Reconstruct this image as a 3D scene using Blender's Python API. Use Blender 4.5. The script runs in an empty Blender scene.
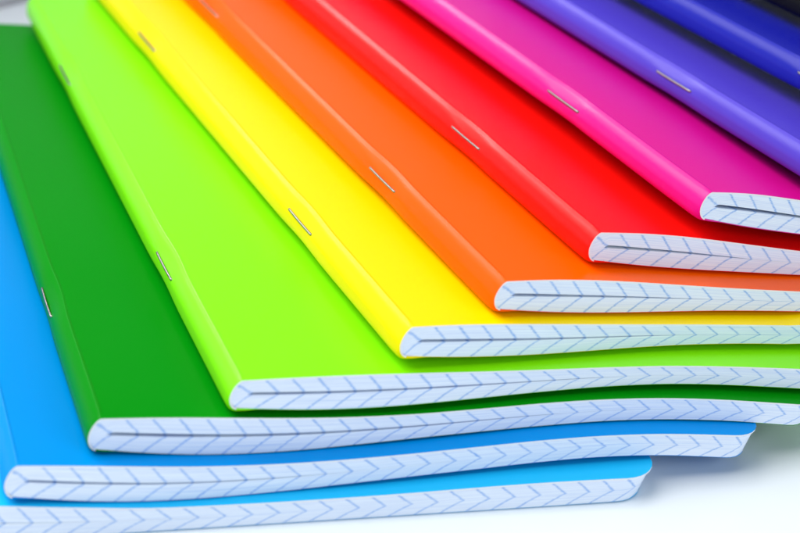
import bpy, math
import numpy as np
from mathutils import Matrix, Vector

scene = bpy.context.scene
col = scene.collection
MM = 0.001

# ------------------------------------------------------------------ data (millimetres)
LEN, WID, RC = 207.0, 148.0, 7.0          # page height, page width, corner radius
COVER_T = 0.32
STAPLES = (53.0, 157.0)                   # centres of the two staples along the spine
CROWN = 12.6
U_KNOTS = [0, 2, 5, 9, 14, 20, 28, 38, 50, 62, 75, 88, 100, 112, 124, 136, 148]
TILT = 0.02518                            # the table plane in book coordinates: z = TILT*x + TZ
TZ = -2.004
# key, x, y, turn, width that is seen, height of the middle sheet over the width, thickness over the width
BOOKS = [
    ('A', -24.02, 0.45, -0.0460, 146,
     [0.6, .74, 1.02, 1.37, 1.69, 1.88, 1.7, 1.5, 1.36, 1.49, 1.69, 2.04, 2.45, 2.91, 3.33, 3.62, 3.83],
     [6.4, 6.6, 7.0, 7.5, 7.9, 7.95, 7.2, 6.3, 5.3, 5.05, 5.07, 5.13, 5.23, 5.47, 5.57, 5.47, 5.3]),
    ('B', -0.00, -0.00, -0.0001, 143,
     [10.28, 10.06, 9.73, 9.29, 8.77, 8.24, 7.71, 7.39, 7.42, 7.77, 8.35, 9.02, 9.65, 9.96, 9.65, 8.68, 7.45],
     [6.56, 6.75, 7.03, 7.36, 7.65, 7.75, 7.52, 6.96, 6.23, 5.64, 5.31, 5.21, 5.1, 4.99, 5.04, 5.18, 5.3]),
    ('G', 15.19, 3.69, 0.0101, 143,
     [16.82, 16.62, 16.32, 15.92, 15.46, 14.97, 14.45, 14.06, 13.98, 14.2, 14.63, 15.04, 15.12, 14.65, 13.58, 12.09, 10.5],
     [6.46, 6.7, 7.07, 7.51, 7.9, 8.1, 7.94, 7.31, 6.33, 5.59, 5.33, 5.27, 5.13, 5.05, 4.99, 4.95, 4.96]),
    ('L', 40.62, 3.47, 0.0513, 118,
     [23.56, 23.41, 23.2, 22.92, 22.6, 22.27, 21.93, 21.64, 21.42, 21.25, 20.98, 20.34, 19.21, 17.74, 16.18, 14.63, 13.07],
     [5.83, 6.04, 6.34, 6.72, 7.09, 7.34, 7.33, 6.84, 5.92, 5.09, 4.52, 4.32, 4.38, 4.6, 4.83, 5.03, 5.22]),
    ('Y', 72.88, 6.22, 0.1322, 88,
     [31.33, 31.12, 30.81, 30.4, 29.89, 29.28, 28.5, 27.62, 26.63, 25.53, 24.08, 22.41, 20.84, 19.26, 17.69, 16.11, 14.53],
     [6.22, 6.4, 6.66, 6.94, 7.14, 7.13, 6.87, 6.25, 5.4, 4.82, 4.51, 4.54, 4.69, 4.84, 4.95, 5.03, 5.11]),
    ('O', 92.20, 11.41, 0.1556, 73,
     [37.49, 37.23, 36.84, 36.32, 35.65, 34.84, 33.74, 32.33, 30.61, 28.83, 26.89, 24.94, 23.14, 21.34, 19.54, 17.74, 15.94],
     [5.94, 6.17, 6.52, 6.91, 7.22, 7.31, 7.05, 6.36, 5.51, 4.99, 4.74, 4.74, 4.82, 4.9, 4.96, 5.01, 5.05]),
    ('R', 113.62, 20.34, 0.1799, 53,
     [42.71, 42.35, 41.8, 41.07, 40.13, 38.98, 37.36, 35.31, 32.86, 30.42, 27.78, 25.13, 22.69, 20.25, 17.81, 15.37, 12.92],
     [6.05, 6.26, 6.56, 6.93, 7.23, 7.32, 7.06, 6.46, 5.73, 5.31, 5.1, 5.03, 5.01, 5.01, 5.0, 4.98, 4.96]),
    ('P', 137.53, 24.36, 0.2103, 28,
     [48.88, 48.44, 47.78, 46.89, 45.73, 44.27, 42.31, 39.85, 36.9, 33.96, 30.77, 27.57, 24.63, 21.68, 18.73, 15.79, 12.84],
     [5.76, 6.08, 6.56, 7.11, 7.53, 7.66, 7.55, 7.25, 6.76, 6.25, 5.77, 5.42, 5.2, 5.06, 4.96, 4.89, 4.82]),
]
T_FREE = [5.9, 6.2, 6.7, 7.2, 7.5, 7.6, 7.3, 6.8, 6.2, 5.7, 5.4, 5.2, 5.1, 5.0, 5.0, 4.95, 4.9]
for key, x, y, r, z0, sl in (('V', 166.45, 29.5, 0.246, 52.0, -0.215),
                             ('D', 193.15, 11.4, 0.286, 58.8, -0.20),
                             ('K', 221.5, -4.0, 0.326, 65.2, -0.19)):
    BOOKS.append((key, x, y, r, 14, [z0 + sl * u for u in U_KNOTS], T_FREE))

# small rise or fall of each book along its spine: (at the near staple, at the far end)
DZ = {'G': (-0.6, -1.5), 'R': (0.5, 0.5), 'P': (0.8, 0.8), 'O': (0.5, 0.7), 'B': (0, -1.4), 'A': (0, 0)}
# where the gap between the two middle pages closes, and how wide it opens
GAP = {'A': (40, .25), 'B': (62, .55), 'G': (92, .72), 'L': (78, .58), 'Y': (62, .60), 'O': (48, .62),
       'R': (40, .64), 'P': (70, .72), 'V': (70, .8), 'D': (70, .8), 'K': (70, .8)}


def smooth_interp(u, knots, vals):
    """monotone-ish cubic (Catmull-Rom slopes) through the knots"""
    k = np.asarray(knots, float); v = np.asarray(vals, float)
    d = np.gradient(v, k)
    i = np.clip(np.searchsorted(k, u) - 1, 0, len(k) - 2)
    h = k[i + 1] - k[i]; t = (u - k[i]) / h
    return ((2*t**3 - 3*t**2 + 1) * v[i] + (t**3 - 2*t**2 + t) * h * d[i]
            + (-2*t**3 + 3*t**2) * v[i + 1] + (t**3 - t**2) * h * d[i + 1])


def sstep(x):
    x = np.clip(x, 0, 1); return x * x * (3 - 2 * x)


class Book:
    def __init__(self, key, x, y, r, seen, m, t):
        self.key, self.x, self.y, self.r, self.seen = key, x, y, r, seen
        self.ug = np.arange(0, 149.0)
        self.m = smooth_interp(self.ug, U_KNOTS, m)
        self.t = smooth_interp(self.ug, U_KNOTS, t)
        self.dz0, self.dz1 = DZ.get(key, (0, 0))
        self.lower = []; self.upper = []

    def dz(self, v):
        return self.dz0 * sstep(v / 54.0) + (self.dz1 - self.dz0) * sstep((v - 54.0) / 150.0)

    def pin(self, v):
        p = 0
        for s in STAPLES:
            p = p + np.exp(-(np.abs(v - s) / 8.5) ** 2.4)
        return np.clip(p, 0, 1)

    def dent(self, v):
        p = 0
        for s in STAPLES:
            p = p + np.exp(-(np.abs(v - s) / 7.2) ** 4)
        return p

    def world(self, u, v):
        c, s = math.cos(self.r), math.sin(self.r)
        return self.x + u * c - v * s, self.y + u * s + v * c

    def local(self, X, Y):
        c, s = math.cos(self.r), math.sin(self.r)
        dx, dy = X - self.x, Y - self.y
        return dx * c + dy * s, -dx * s + dy * c

    def mid(self, u, v):
        z = np.interp(u, self.ug, self.m) + self.dz(v)
        if self.key == 'A':
            z = z - TILT * math.sin(self.r) * v
        return z

    def half(self, u):
        """half thickness, rounding to nothing at the fold"""
        t = np.interp(u, self.ug, self.t) * 0.5
        q = np.clip(1 - np.maximum(u, 0) / 2.4, 0, 1)
        return t * (1 - q ** 2.2) ** (1 / 2.2)

    def rise(self, u, inset=0.0, pin=0.0):
        """upper face above the middle sheet: a slanting shoulder up to a crest"""
        t = np.interp(u, self.ug, self.t)
        e = 0.12 * np.exp(-(np.maximum(u, 0) / 3.0) ** 2)
        q = np.clip(1 - np.maximum(u - inset, 0) / (2.35 + 0.4 * pin), 0, 1)
        return t * ((0.5 + e) * (1 - q ** 1.58) ** (1 / 1.58) - e)

    def fall(self, u, inset=0.0):
        t = np.interp(u, self.ug, self.t)
        e = 0.12 * np.exp(-(np.maximum(u, 0) / 3.0) ** 2)
        q = np.clip(1 - np.maximum(u - inset, 0) / 1.7, 0, 1)
        return t * ((0.5 - e) * (1 - q ** 2.3) ** (1 / 2.3) + e)

    def bulge(self, u, v):
        """the spine swells a little behind the trimmed end, except where the staples hold it"""
        return (1 - np.exp(-np.maximum(v, 0) / 0.9)) * (1 - 0.12 * self.pin(v)) * np.exp(-(np.maximum(u, 0) / 8.0) ** 2)

    def top_raw(self, u, v):
        return self.mid(u, v) + self.rise(u, 0.0, self.pin(v)) - 0.18 * self.pin(v) * np.exp(-((u - 1.4) / 1.8) ** 2) \
            - 0.18 * self.dent(v) * np.exp(-((u - 1.1) / 0.75) ** 2) \
            + RIDGE * np.exp(-((u - 2.38 - 0.42 * self.pin(v)) / 0.30) ** 2) * sstep(v / 3.0)

    def bot_raw(self, u, v):
        return self.mid(u, v) - self.fall(u) - BUL.get(self.key, .5) * self.bulge(u, v)

    def spine_in(self, v):
        return 0.06 * self.pin(v) - 0.14 * (1 - np.exp(-np.maximum(v, 0) / 1.2)) * (1 - self.pin(v))

    def inside(self, u, v):
        return (u > -0.3) & (u < WID) & (v > 0) & (v < LEN)

    def top(self, u, v):
        """upper face, pressed in where the books above rest on it"""
        z = self.top_raw(u, v)
        X, Y = self.world(u, v)
        for b in self.upper:
            uu, vv = b.local(X, Y)
            zb = b.bot_raw(np.clip(uu, 0, WID), vv)
            z = np.where(b.inside(uu, vv) & (uu > 0.3), np.minimum(z, zb - 0.04), z)
        return z

    def bot(self, u, v):
        z = self.bot_raw(u, v)
        X, Y = self.world(u, v)
        z = np.maximum(z, TILT * X + TZ + 0.03)
        return np.minimum(z, self.top(u, v) - 0.8 * np.clip(self.half(u), 0, 1))


RIDGE = 0.15
BUL = {'A': .3, 'B': .4, 'G': .8, 'L': 1.25, 'Y': 1.25, 'O': 1.1, 'R': .9, 'P': .7, 'V': .6, 'D': .6, 'K': .6}
books = [Book(*b) for b in BOOKS]

# the parts of the books outside the picture come to rest on the books (or table) below them
UU, VV = np.meshgrid(np.arange(0, 149.0), np.linspace(1, LEN - 1, 30))
for i, b in enumerate(books):
    if i:
        X, Y = b.world(UU, VV)
        need = TILT * X + TZ + 0.1
        for lo in books[max(0, i - 4):i]:
            u, v = lo.local(X, Y)
            need = np.where(lo.inside(u, v), np.maximum(need, lo.top_raw(np.clip(u, 0, WID), v)), need)
        need = (need - b.dz(VV)).max(axis=0) + b.t * 0.5 + 0.05
        m = b.m.copy()
        k0 = int(b.seen)
        lift = np.maximum(need - m, 0) * sstep((np.arange(149.0) - k0 + 2) / 14.0)
        ker = np.hanning(11); ker /= ker.sum()
        sm = np.convolve(np.pad(lift, 5, mode='edge'), ker, mode='valid')
        m = m + np.where(np.arange(149) > k0 + 4, np.maximum(sm, lift), lift)
        b.m = m
for i, b in enumerate(books):
    b.upper = books[i + 1:i + 4]

# book coordinates -> world: turn the table plane level, metres
a = math.atan(TILT)
G = Matrix.Scale(MM, 4) @ Matrix.Translation((0, 0, -TZ * math.cos(a))) @ Matrix.Rotation(a, 4, 'Y')


# ------------------------------------------------------------------ materials
def new_mat(name):
    m = bpy.data.materials.new(name); m.use_nodes = True
    nt = m.node_tree
    return m, nt, nt.nodes['Principled BSDF']


def mth(nt, op, a, b=None, c=None):
    n = nt.nodes.new('ShaderNodeMath'); n.operation = op
    for i, q in enumerate((a, b, c)):
        if q is None: continue
        if isinstance(q, (int, float)): n.inputs[i].default_value = q
        else: nt.links.new(q, n.inputs[i])
    return n.outputs[0]


def noise(nt, vec, scale, detail=3, rough=.55):
    n = nt.nodes.new('ShaderNodeTexNoise'); n.inputs['Scale'].default_value = scale
    n.inputs['Detail'].default_value = detail; n.inputs['Roughness'].default_value = rough
    if vec is not None: nt.links.new(vec, n.inputs['Vector'])
    return n.outputs['Fac']


def ramp(nt, fac, lo, hi, a=0., b=1.):
    n = nt.nodes.new('ShaderNodeMapRange'); n.clamp = True
    n.inputs['From Min'].default_value = lo; n.inputs['From Max'].default_value = hi
    n.inputs['To Min'].default_value = a; n.inputs['To Max'].default_value = b
    nt.links.new(fac, n.inputs['Value']); return n.outputs['Result']


def srgb(r, g, b):
    f = lambda c: c / 12.92 if c <= .04045 else ((c + .055) / 1.055) ** 2.4
    return (f(r / 255), f(g / 255), f(b / 255), 1)


def cover_mat(name, color, rough=0.25, spec=.3):
    m, nt, p = new_mat(name)
    tc = nt.nodes.new('ShaderNodeTexCoord').outputs['Object']
    fine = noise(nt, tc, 1600, 2)
    broad = noise(nt, tc, 22, 3)
    p.inputs['Base Color'].default_value = color
    nt.links.new(ramp(nt, broad, .3, .7, rough - .03, rough + .04), p.inputs['Roughness'])
    bp = nt.nodes.new('ShaderNodeBump'); bp.inputs['Strength'].default_value = .10
    bp.inputs['Distance'].default_value = .0001
    nt.links.new(fine, bp.inputs['Height']); nt.links.new(bp.outputs['Normal'], p.inputs['Normal'])
    p.inputs['Specular IOR Level'].default_value = spec
    return m


def page_mat():
    m, nt, p = new_mat('squared_paper')
    uv = nt.nodes.new('ShaderNodeUVMap'); uv.uv_map = 'UVMap'
    sx = nt.nodes.new('ShaderNodeSeparateXYZ'); nt.links.new(uv.outputs['UV'], sx.inputs[0])
    u = mth(nt, 'MULTIPLY', sx.outputs[0], 200.0)                       # mm along the edge
    s = mth(nt, 'MULTIPLY_ADD', sx.outputs[1], 2.0, -1.0)               # -1 bottom sheet .. 1 top sheet
    av = mth(nt, 'ABSOLUTE', s)
    up = mth(nt, 'GREATER_THAN', s, 0.0)
    obj = nt.nodes.new('ShaderNodeObjectInfo')
    cb = nt.nodes.new('ShaderNodeCombineXYZ')
    nt.links.new(u, cb.inputs[0]); nt.links.new(mth(nt, 'MULTIPLY', s, 9.0), cb.inputs[1])
    nt.links.new(mth(nt, 'MULTIPLY', obj.outputs['Random'], 90.0), cb.inputs[2])
    wob = noise(nt, cb.outputs[0], .9, 4, .65)
    sh_t = mth(nt, 'MULTIPLY', av, 2.9)
    sh_b = mth(nt, 'MULTIPLY', mth(nt, 'POWER', av, .86), 4.3)
    sh = mth(nt, 'ADD', mth(nt, 'MULTIPLY', up, sh_t), mth(nt, 'MULTIPLY', mth(nt, 'SUBTRACT', 1.0, up), sh_b))
    x = mth(nt, 'ADD', mth(nt, 'ADD', u, sh), mth(nt, 'MULTIPLY_ADD', wob, .9, -.45))
    fr = mth(nt, 'FRACT', mth(nt, 'DIVIDE', mth(nt, 'ADD', x, .85 + 2.5), 5.0))
    dist = mth(nt, 'MULTIPLY', mth(nt, 'ABSOLUTE', mth(nt, 'SUBTRACT', fr, .5)), 5.0)      # mm from the line
    line = ramp(nt, dist, .08, .46, 1., 0.)
    # each sheet prints its own dash, so the line breaks up
    cb2 = nt.nodes.new('ShaderNodeCombineXYZ')
    nt.links.new(mth(nt, 'MULTIPLY', u, .35), cb2.inputs[0]); nt.links.new(mth(nt, 'MULTIPLY', s, 26.0), cb2.inputs[1])
    nt.links.new(mth(nt, 'MULTIPLY', obj.outputs['Random'], 50.0), cb2.inputs[2])
    brk = ramp(nt, noise(nt, cb2.outputs[0], 1.0, 2), .25, .6, .25, .95)
    fold = ramp(nt, u, 3.2, 4.2, 0., 1.)
    lines = mth(nt, 'MULTIPLY', mth(nt, 'MULTIPLY', line, brk), .92)
    # page edges: long thin horizontal streaks
    cb3 = nt.nodes.new('ShaderNodeCombineXYZ')
    nt.links.new(mth(nt, 'MULTIPLY', u, .05), cb3.inputs[0]); nt.links.new(mth(nt, 'MULTIPLY', s, 24.0), cb3.inputs[1])
    nt.links.new(mth(nt, 'MULTIPLY', obj.outputs['Random'], 31.0), cb3.inputs[2])
    sheets = noise(nt, cb3.outputs[0], 1.0, 4, .7)
    cb4 = nt.nodes.new('ShaderNodeCombineXYZ')
    nt.links.new(mth(nt, 'MULTIPLY', u, .022), cb4.inputs[0]); nt.links.new(mth(nt, 'MULTIPLY', s, 15.0), cb4.inputs[1])
    nt.links.new(mth(nt, 'MULTIPLY', obj.outputs['Random'], 77.0), cb4.inputs[2])
    seams = ramp(nt, noise(nt, cb4.outputs[0], 1.0, 2), .62, .70, 0., .36)
    lines = mth(nt, 'MAXIMUM', lines, seams)
    mix0 = nt.nodes.new('ShaderNodeMix'); mix0.data_type = 'RGBA'
    nt.links.new(ramp(nt, sheets, .32, .68), mix0.inputs['Factor'])
    mix0.inputs[6].default_value = (.64, .72, .90, 1); mix0.inputs[7].default_value = (.85, .92, .985, 1)
    mix = nt.nodes.new('ShaderNodeMix'); mix.data_type = 'RGBA'
    nt.links.new(lines, mix.inputs['Factor']); nt.links.new(mix0.outputs[2], mix.inputs[6])
    mix.inputs[7].default_value = (.17, .38, .78, 1)
    nt.links.new(mix.outputs[2], p.inputs['Base Color'])
    p.inputs['Roughness'].default_value = .8
    p.inputs['Specular IOR Level'].default_value = .2
    bp = nt.nodes.new('ShaderNodeBump'); bp.inputs['Strength'].default_value = .3; bp.inputs['Distance'].default_value = .0001
    nt.links.new(sheets, bp.inputs['Height']); nt.links.new(bp.outputs['Normal'], p.inputs['Normal'])
    return m


M_page = page_mat()
M_edge, nt, p = new_mat('white_lining_lit_rim'); p.inputs['Base Color'].default_value = (.82, .82, .84, 1); p.inputs['Roughness'].default_value = .7  # white inside of the cover; on the upper rim it paints caught light
M_steel, nt, p = new_mat('staple_wire'); p.inputs['Base Color'].default_value = (.30, .29, .28, 1)
p.inputs['Metallic'].default_value = 1; p.inputs['Roughness'].default_value = .28

COL = {'A': (.010, .45, .82, 1), 'B': (.000, .25, .68, 1), 'G': (.001, .235, .004, 1), 'L': (.215, .79, .003, 1),
       'Y': (.94, .70, .000, 1), 'O': (.96, .108, .000, 1), 'R': (.92, .006, .004, 1), 'P': (.73, .003, .26, 1),
       'V': (.080, .050, .55, 1), 'D': (.010, .014, .38, 1), 'K': (.006, .006, .008, 1)}
SPEC = {'A': .09, 'B': .05, 'G': .03, 'L': .2, 'Y': .12, 'O': .11, 'R': .2, 'P': .30, 'V': .30, 'D': .26, 'K': .1}
INFO = {
    'A': ('sky blue', 'sky blue notebook lying flat on the white table, lowest of the fanned stack'),
    'B': ('azure blue', 'azure blue notebook between the sky blue one and the dark green one'),
    'G': ('dark green', 'dark green notebook resting on the azure blue notebook, under the lime one'),
    'L': ('lime green', 'lime green notebook lying between the dark green and the yellow one'),
    'Y': ('yellow', 'bright yellow notebook lying on the lime green notebook'),
    'O': ('orange', 'orange notebook lying between the yellow and the red one'),
    'R': ('red', 'bright red notebook lying on the orange notebook'),
    'P': ('magenta', 'hot pink notebook lying on the red one with its bottom corner in view'),
    'V': ('violet', 'violet notebook lying between the hot pink and the deep blue one'),
    'D': ('deep blue', 'deep blue notebook under the black one in the top right of the stack'),
    'K': ('black', 'black out of focus notebook on top of the stack'),
}


# ------------------------------------------------------------------ mesh helpers
def link_mesh(name, verts, faces, mats, parent=None, fmat=None, smooth=None, uvs=None):
    me = bpy.data.meshes.new(name)
    me.from_pydata([tuple(v) for v in verts], [], faces)
    for m in mats: me.materials.append(m)
    if fmat is not None: me.polygons.foreach_set('material_index', fmat)
    me.polygons.foreach_set('use_smooth', smooth if smooth is not None else [True] * len(faces))
    if uvs is not None:
        l = me.uv_layers.new(name='UVMap')
        vi = np.zeros(len(me.loops), int); me.loops.foreach_get('vertex_index', vi)
        l.data.foreach_set('uv', np.asarray(uvs, float)[vi].ravel())
    me.validate(); me.update()
    o = bpy.data.objects.new(name, me); col.objects.link(o)
    if parent: o.parent = parent
    return o


V0 = np.unique(np.concatenate([[0, .25, .6, 1, 1.6, 2.4, 3.4, 4.6, 6, 8], np.arange(10, 200, 3.0),
                               *[np.arange(s - 14, s + 14.1, 1.0) for s in STAPLES], [199, 202, 204.5, 206, LEN]]))
PHI = np.linspace(0, 1, 8)
# positions along the width: dense round the fold and round the outer corner
U_COVER = np.concatenate([1.7 * (np.linspace(0, 1, 13) ** 1.9), np.arange(1.8, 3.6, .09), [3.75, 4.0, 4.3], [4.7, 5.5, 6.5, 8, 10, 12.5, 15, 18, 22],
                          np.arange(26, 140, 4.0), WID - RC + RC * np.sin(PHI * math.pi / 2)])


def corner(u, edge=WID):
    d = np.clip(u - (edge - RC), 0, RC)
    return RC - np.sqrt(np.maximum(RC * RC - d * d, 0))


def lean(u, low):
    """the fore edge was cut a little askew: the lower sheets end short of the upper ones"""
    return 1.8 * np.clip((u - 128) / 20.0, 0, 1) * low


def cover_sections(b):
    """outer outline of the cover on a grid (outline index, v): from the top right round the fold to the bottom right"""
    ut = U_COVER[::-1]; ub = U_COVER[1:]
    u1 = np.concatenate([ut, ub]); isb = np.concatenate([np.zeros(len(ut), bool), np.ones(len(ub), bool)])
    Ug, Vg = np.meshgrid(u1, V0, indexing='ij')
    c = corner(Ug); Vg = c + Vg / LEN * (LEN - 2 * c)
    bt = isb[:, None] & np.ones_like(Vg, bool)
    zt = b.top(Ug, Vg); zb = b.bot(Ug, Vg)
    Z = np.where(bt, zb, zt)
    Vg = Vg + .45 * bt * sstep((Ug - 2.5) / 4.0) * (1 - Vg / LEN)       # the lower cover sits a hair back from the cut
    # spine: pulled in at the staples, slightly full between them
    near = np.exp(-(Ug / 2.6) ** 2)
    Uo = Ug + near * b.spine_in(Vg) - lean(Ug, bt)
    return Uo, Vg, Z


def offset_inward(Uo, Z, d):
    du = np.gradient(Uo, axis=0); dz = np.gradient(Z, axis=0)
    n = np.sqrt(du * du + dz * dz) + 1e-9
    return Uo + d * (-dz / n) * 1.0, Z + d * (du / n)


def build_cover(b, root, mat):
    Uo, Vg, Zo = cover_sections(b)
    Ui, Zi = offset_inward(Uo, Zo, COVER_T)
    n, k = Uo.shape; nU = len(U_COVER)
    def W(U, V, Z):
        return np.stack([U, V, Z - b.z0], -1).reshape(-1, 3)
    vo = W(Uo, Vg, Zo); vi = W(Ui, Vg, Zi)
    N = n * k
    verts = [vo, vi]
    faces = []; fm = []; sm = []
    idx = lambda i, j, o: o + i * k + j
    for i in range(n - 1):
        for j in range(k - 1):
            faces.append((idx(i, j, 0), idx(i, j + 1, 0), idx(i + 1, j + 1, 0), idx(i + 1, j, 0))); fm.append(0); sm.append(True)
            faces.append((idx(i, j, N), idx(i + 1, j, N), idx(i + 1, j + 1, N), idx(i, j + 1, N))); fm.append(1); sm.append(True)
    # rims (their own vertices, so the shading breaks at the cut)
    rim_o = [(i, 0) for i in range(n)] ; base = 2 * N
    loop = [(i, 0) for i in range(n)] + [(n - 1, j) for j in range(1, k)] + [(i, k - 1) for i in range(n - 2, -1, -1)] + [(0, j) for j in range(k - 2, 0, -1)]
    ro = np.array([vo[i * k + j] for i, j in loop]); ri = np.array([vi[i * k + j] for i, j in loop])
    verts += [ro, ri]; L = len(loop)
    for q in range(L):
        q2 = (q + 1) % L
        faces.append((base + q, base + q2, base + L + q2, base + L + q))
        fm.append(0 if nU + 9 < loop[q][0] else 1); sm.append(False)  # rim white above, cover colour below: lit and shaded edge put into colour
    return link_mesh('cover', np.concatenate(verts), faces, [mat, M_edge], root, fm, sm)


def build_pages(b, root):
    edge = WID - 0.35
    U = np.concatenate([[.285, .31, .36, .44, .55, .68, .85, 1.05, 1.3, 1.6, 2.0, 2.4, 2.9, 3.4, 3.8, 4.3, 5, 6, 8, 10, 13, 16, 19, 22],
                        np.arange(26, 138, 3.5), edge - RC + RC * np.sin(PHI * math.pi / 2)])
    v = np.concatenate([[0.12], V0[(V0 > .3) & (V0 < LEN - .3)], [LEN - .12]])
    Ug, Vg = np.meshgrid(U, v, indexing='ij')
    c = corner(Ug, edge); Vg = .12 + c + (Vg - .12) / (LEN - .24) * (LEN - .24 - 2 * c)
    zt, zb = b.top(Ug, Vg), b.bot(Ug, Vg)
    # the sheets follow the inside of the cover
    nt_ = np.interp(Ug, b.ug, b.t); e_ = 0.12 * np.exp(-(Ug / 3.0) ** 2)
    mid0 = b.mid(Ug, Vg) - nt_ * e_
    dt, db = zt - b.top_raw(Ug, Vg), zb - b.bot_raw(Ug, Vg)
    zt = np.maximum(b.mid(Ug, Vg) + b.rise(Ug, .28, b.pin(Vg)) - COVER_T * .88 + np.minimum(dt, 0) - .25 * b.pin(Vg) * np.exp(-(Ug / 5.0) ** 2), mid0 + .03)
    zb = np.minimum(b.mid(Ug, Vg) - b.fall(Ug, .28) + COVER_T * .88 + np.maximum(db, 0), mid0 - .03)
    mid0 = np.where(Ug > 4, .5 * (zt + zb), mid0 + (.5 * (zt + zb) - mid0) * np.clip((Ug - 1.5) / 2.5, 0, 1))
    hn_t = np.maximum(zt - mid0, .5 * nt_ - COVER_T); hn_b = np.maximum(mid0 - zb, .5 * nt_ - COVER_T)
    Us = Ug + np.exp(-(Ug / 2.6) ** 2) * np.maximum(b.spine_in(Vg), 0)
    uc, wmax = GAP[b.key]
    g = np.where(Ug < 3.3, 0, np.where(Ug < 4.6, sstep((Ug - 3.3) / 1.3), np.clip(1 - (Ug - 4.6) / (uc - 4.6), 0, 1) ** .8))
    open_ = 1 + 1.0 * sstep((Vg - .12) / 3.0) * (1 - sstep((Vg - LEN + 4) / 4.0))     # gap widened inside the block, shaped so that its mouth looks dark
    w = (wmax * g + .035 * ((Ug > 3.3) & (Ug < uc + 22))) * open_
    mid = mid0 + .2 * g
    st, sb = np.minimum(mid + w * .5, zt - .02), np.maximum(mid - w * .5, zb + .02)
    n, k = U.size, v.size
    V = []; UV = []; F = []; S = []
    def add(P, uvp):
        o = sum(len(x) for x in V); V.append(P); UV.append(uvp); return o
    P3 = lambda u_, v_, z_: np.stack([u_, v_, z_ - b.z0], -1)
    R = np.array([1, .75, .5, .25, 0])
    # end faces (front and back), each half a strip of columns
    for j, flip in ((0, False), (k - 1, True)):
        for hi, lo, sg, hn in ((zt[:, j], st[:, j], 1, hn_t[:, j]), (zb[:, j], sb[:, j], -1, hn_b[:, j])):
            zz = lo[:, None] + (hi - lo)[:, None] * R[None, :]
            uu = np.repeat(Ug[:, j][:, None], 5, 1); vv = np.repeat(Vg[:, j][:, None], 5, 1)
            arc = np.where(uu > edge - RC, (edge - RC) + RC * np.arcsin(np.clip((uu - edge + RC) / RC, 0, 1)), uu)
            s01 = .5 + .5 * sg * np.clip(R[None, :] * (np.abs(hi - lo) / hn)[:, None], .004, 1)
            uu = np.repeat(Us[:, j][:, None], 5, 1) - lean(uu, np.clip((zt[:, j] [:, None] - zz) / (zt[:, j] - zb[:, j])[:, None], 0, 1))
            o = add(P3(uu, vv, zz).reshape(-1, 3), np.stack([arc / 200, s01], -1).reshape(-1, 2))
            for i in range(n - 1):
                for q_ in range(4):
                    f = (o + i * 5 + q_, o + i * 5 + q_ + 1, o + (i + 1) * 5 + q_ + 1, o + (i + 1) * 5 + q_)
                    if (sg < 0) != flip: f = f[::-1]
                    F.append(f); S.append(True)
    # outer skin + slot: strips along v of each line of points
    def sheet(Zs, flip, s01):
        o = add(P3(Us - lean(Ug, np.clip((zt - Zs) / (zt - zb), 0, 1)), Vg, Zs).reshape(-1, 3), np.stack([Ug / 200, s01 + 0 * Ug], -1).reshape(-1, 2))
        for i in range(n - 1):
            for j in range(k - 1):
                f = (o + i * k + j, o + (i + 1) * k + j, o + (i + 1) * k + j + 1, o + i * k + j + 1)
                F.append(f[::-1] if flip else f); S.append(True)
    sheet(zt, False, 1.0); sheet(zb, True, 0.0); sheet(st, True, .504); sheet(sb, False, .496)
    # fore edge
    for Zh, Zl, sg in ((zt[-1], st[-1], 1), (zb[-1], sb[-1], -1)):
        zz = Zl[:, None] + (Zh - Zl)[:, None] * R[None, :]
        uu = edge - lean(np.full_like(zz, edge), np.clip((zt[-1][:, None] - zz) / (zt[-1] - zb[-1])[:, None], 0, 1)); vv = np.repeat(Vg[-1][:, None], 5, 1)
        o = add(P3(uu, vv, zz).reshape(-1, 3), np.stack([(edge - RC + RC * math.pi / 2 + vv - RC) / 200, .5 + .5 * sg * np.maximum(R[None, :], .004) + 0 * vv], -1).reshape(-1, 2))
        for j in range(k - 1):
            for q_ in range(4):
                f = (o + j * 5 + q_, o + (j + 1) * 5 + q_, o + (j + 1) * 5 + q_ + 1, o + j * 5 + q_ + 1)
                if sg < 0: f = f[::-1]
                F.append(f); S.append(True)
    return link_mesh('page_block', np.concatenate(V), F, [M_page], root, None, S, np.concatenate(UV))


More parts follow.
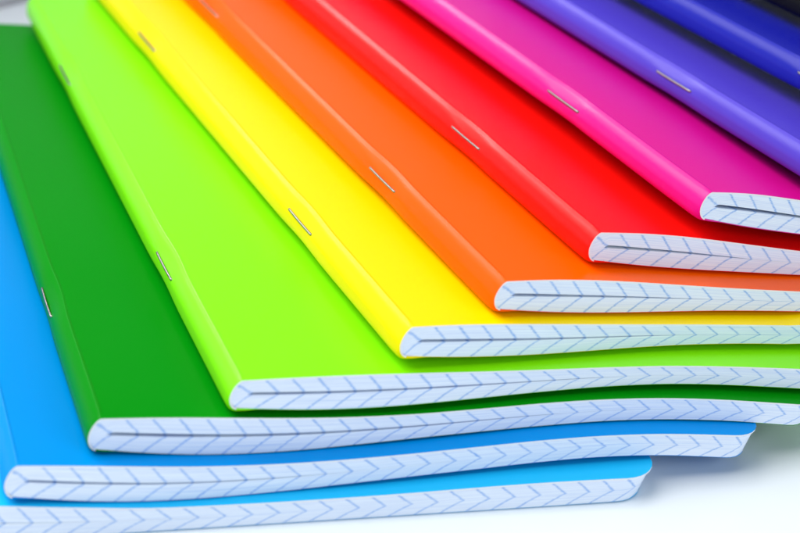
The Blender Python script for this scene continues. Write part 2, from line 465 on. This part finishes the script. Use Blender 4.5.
def build_staple(b, root, s):
    """crown of bent wire lying along the fold, its ends turning into the card"""
    rad = .27
    pts = []
    half = CROWN / 2
    zc = float(b.mid(np.array(0.0), np.array(s)))
    vs = np.concatenate([[-half] * 3, np.linspace(-half + .25, half - .25, 14), [half] * 3])
    du = np.concatenate([[.9, .5, .18], np.zeros(14), [.18, .5, .9]])
    uu = np.linspace(0, 2.5, 101); zs = float(b.mid(np.array(0.0), np.array(s))) + .15
    on0 = float(np.interp(zs, b.top_raw(uu, np.full(101, s)), uu)) + float(b.spine_in(np.array(s))) - .17   # on the folded card
    for dv, d in zip(vs, du):
        v = s + dv
        u = on0 + d - .07 * math.cos(dv / half * 1.5)
        z = float(b.mid(np.array(0.0), np.array(v))) + .25 - .3 * d
        pts.append(Vector((u, v, z - b.z0)))
    verts = []; faces = []; m = 8
    for i, P in enumerate(pts):
        t = (pts[min(i + 1, len(pts) - 1)] - pts[max(i - 1, 0)]).normalized()
        n1 = Vector((0, 0, 1)).cross(t).normalized(); n2 = t.cross(n1)
        for a_ in range(m):
            w = 2 * math.pi * a_ / m
            verts.append(P + rad * (math.cos(w) * n1 + math.sin(w) * n2))
    for i in range(len(pts) - 1):
        for a_ in range(m):
            faces.append((i * m + a_, i * m + (a_ + 1) % m, (i + 1) * m + (a_ + 1) % m, (i + 1) * m + a_))
    faces.append(tuple(range(m - 1, -1, -1))); faces.append(tuple(range((len(pts) - 1) * m, len(pts) * m)))
    return link_mesh('staple', verts, faces, [M_steel], root)


# ------------------------------------------------------------------ the notebooks
for b in books:
    b.z0 = float(b.m[0])
    root = bpy.data.objects.new('notebook', None); col.objects.link(root)
    root.empty_display_size = .02
    root.matrix_world = G @ Matrix.Translation((b.x, b.y, b.z0)) @ Matrix.Rotation(b.r, 4, 'Z')
    root['label'] = INFO[b.key][1]; root['category'] = 'notebook'; root['group'] = 'notebooks fanned out in a rainbow stack'
    build_cover(b, root, cover_mat(INFO[b.key][0].replace(' ', '_') + '_cover', COL[b.key], spec=SPEC.get(b.key, .26)))
    build_pages(b, root)
    for s in STAPLES: build_staple(b, root, s)

# ------------------------------------------------------------------ table and wall
def box(name, x0, x1, y0, y1, z0, z1, mat):
    v = [(x, y, z) for x in (x0, x1) for y in (y0, y1) for z in (z0, z1)]
    f = [(0, 1, 3, 2), (4, 6, 7, 5), (0, 4, 5, 1), (2, 3, 7, 6), (0, 2, 6, 4), (1, 5, 7, 3)]
    o = link_mesh(name, v, f, [mat], None, None, [False] * 6)
    return o

M_table, nt, p = new_mat('white_laminate'); p.inputs['Roughness'].default_value = .45
tc = nt.nodes.new('ShaderNodeTexCoord').outputs['Object']
mx = nt.nodes.new('ShaderNodeMix'); mx.data_type = 'RGBA'
nt.links.new(noise(nt, tc, 60, 4), mx.inputs['Factor'])
mx.inputs[6].default_value = (.79, .85, .88, 1); mx.inputs[7].default_value = (.83, .885, .915, 1)
nt.links.new(mx.outputs[2], p.inputs['Base Color'])
M_wall, nt, p = new_mat('white_wall_paint'); p.inputs['Base Color'].default_value = (.87, .87, .89, 1); p.inputs['Roughness'].default_value = .8
tc = nt.nodes.new('ShaderNodeTexCoord').outputs['Object']
bp = nt.nodes.new('ShaderNodeBump'); bp.inputs['Strength'].default_value = .2; bp.inputs['Distance'].default_value = .0005
nt.links.new(noise(nt, tc, 300, 4), bp.inputs['Height']); nt.links.new(bp.outputs['Normal'], p.inputs['Normal'])

ang = math.atan2(5.26, 8.37)
Rw = Matrix.Translation((.0311, .2765, 0)) @ Matrix.Rotation(ang, 4, 'Z')
tbl = box('table_surface', -.9, .9, -.9, -.0012, -.025, 0, M_table); tbl.matrix_world = Rw; tbl['kind'] = 'structure'
wl = box('backdrop_wall', -.9, .9, .0012, .03, -.2, .125, M_wall); wl.matrix_world = Rw; wl['kind'] = 'structure'

# ------------------------------------------------------------------ light
w = bpy.data.worlds.new('World'); scene.world = w; w.use_nodes = True
bg = w.node_tree.nodes['Background']; bg.inputs[0].default_value = (.78, .87, 1, 1); bg.inputs[1].default_value = .25


def area(name, loc, target, sx, sy, power, color):
    l = bpy.data.lights.new(name, 'AREA'); l.shape = 'RECTANGLE'; l.size = sx; l.size_y = sy; l.energy = power; l.color = color
    o = bpy.data.objects.new(name, l); col.objects.link(o); o.location = loc
    o.rotation_euler = (Vector(target) - Vector(loc)).to_track_quat('-Z', 'Y').to_euler()
    return o


area('overhead_softbox', (-.30, .20, .66), (.08, .11, 0), .95, .75, 10.2, (1, .98, .96))
area('rear_window', (-.22, 1.0, .62), (.08, .08, 0), .3, .2, 2.6, (1, .98, .96))
area('front_window', (.60, -.80, .45), (.1, 0, .02), .8, .6, 5.2, (.82, .91, 1))

# ------------------------------------------------------------------ camera
CAM = (-44.4587, -348.828, 226.047)
Mr = ((0.95954657, -0.26559858, 0.09342253), (0.03471766, 0.44090007, 0.8968845), (0.27940125, 0.85735904, -0.43228512))
cd = bpy.data.cameras.new('Camera'); cam = bpy.data.objects.new('Camera', cd); col.objects.link(cam); scene.camera = cam
rot = Matrix([[Mr[0][i], Mr[1][i], -Mr[2][i]] for i in range(3)]).to_4x4()
mw = G @ Matrix.Translation(CAM) @ rot
loc, q, _ = mw.decompose()
cam.location = loc; cam.rotation_mode = 'QUATERNION'; cam.rotation_quaternion = q
cd.sensor_width = 36; cd.lens = 2282.785 / 800 * 36; cd.clip_start = .01; cd.clip_end = 10
cd.dof.use_dof = True; cd.dof.focus_distance = .455; cd.dof.aperture_fstop = 19

vs = scene.view_settings
vs.view_transform = 'Standard'; vs.look = 'None'; vs.gamma = 1; vs.exposure = 0; vs.use_curve_mapping = False
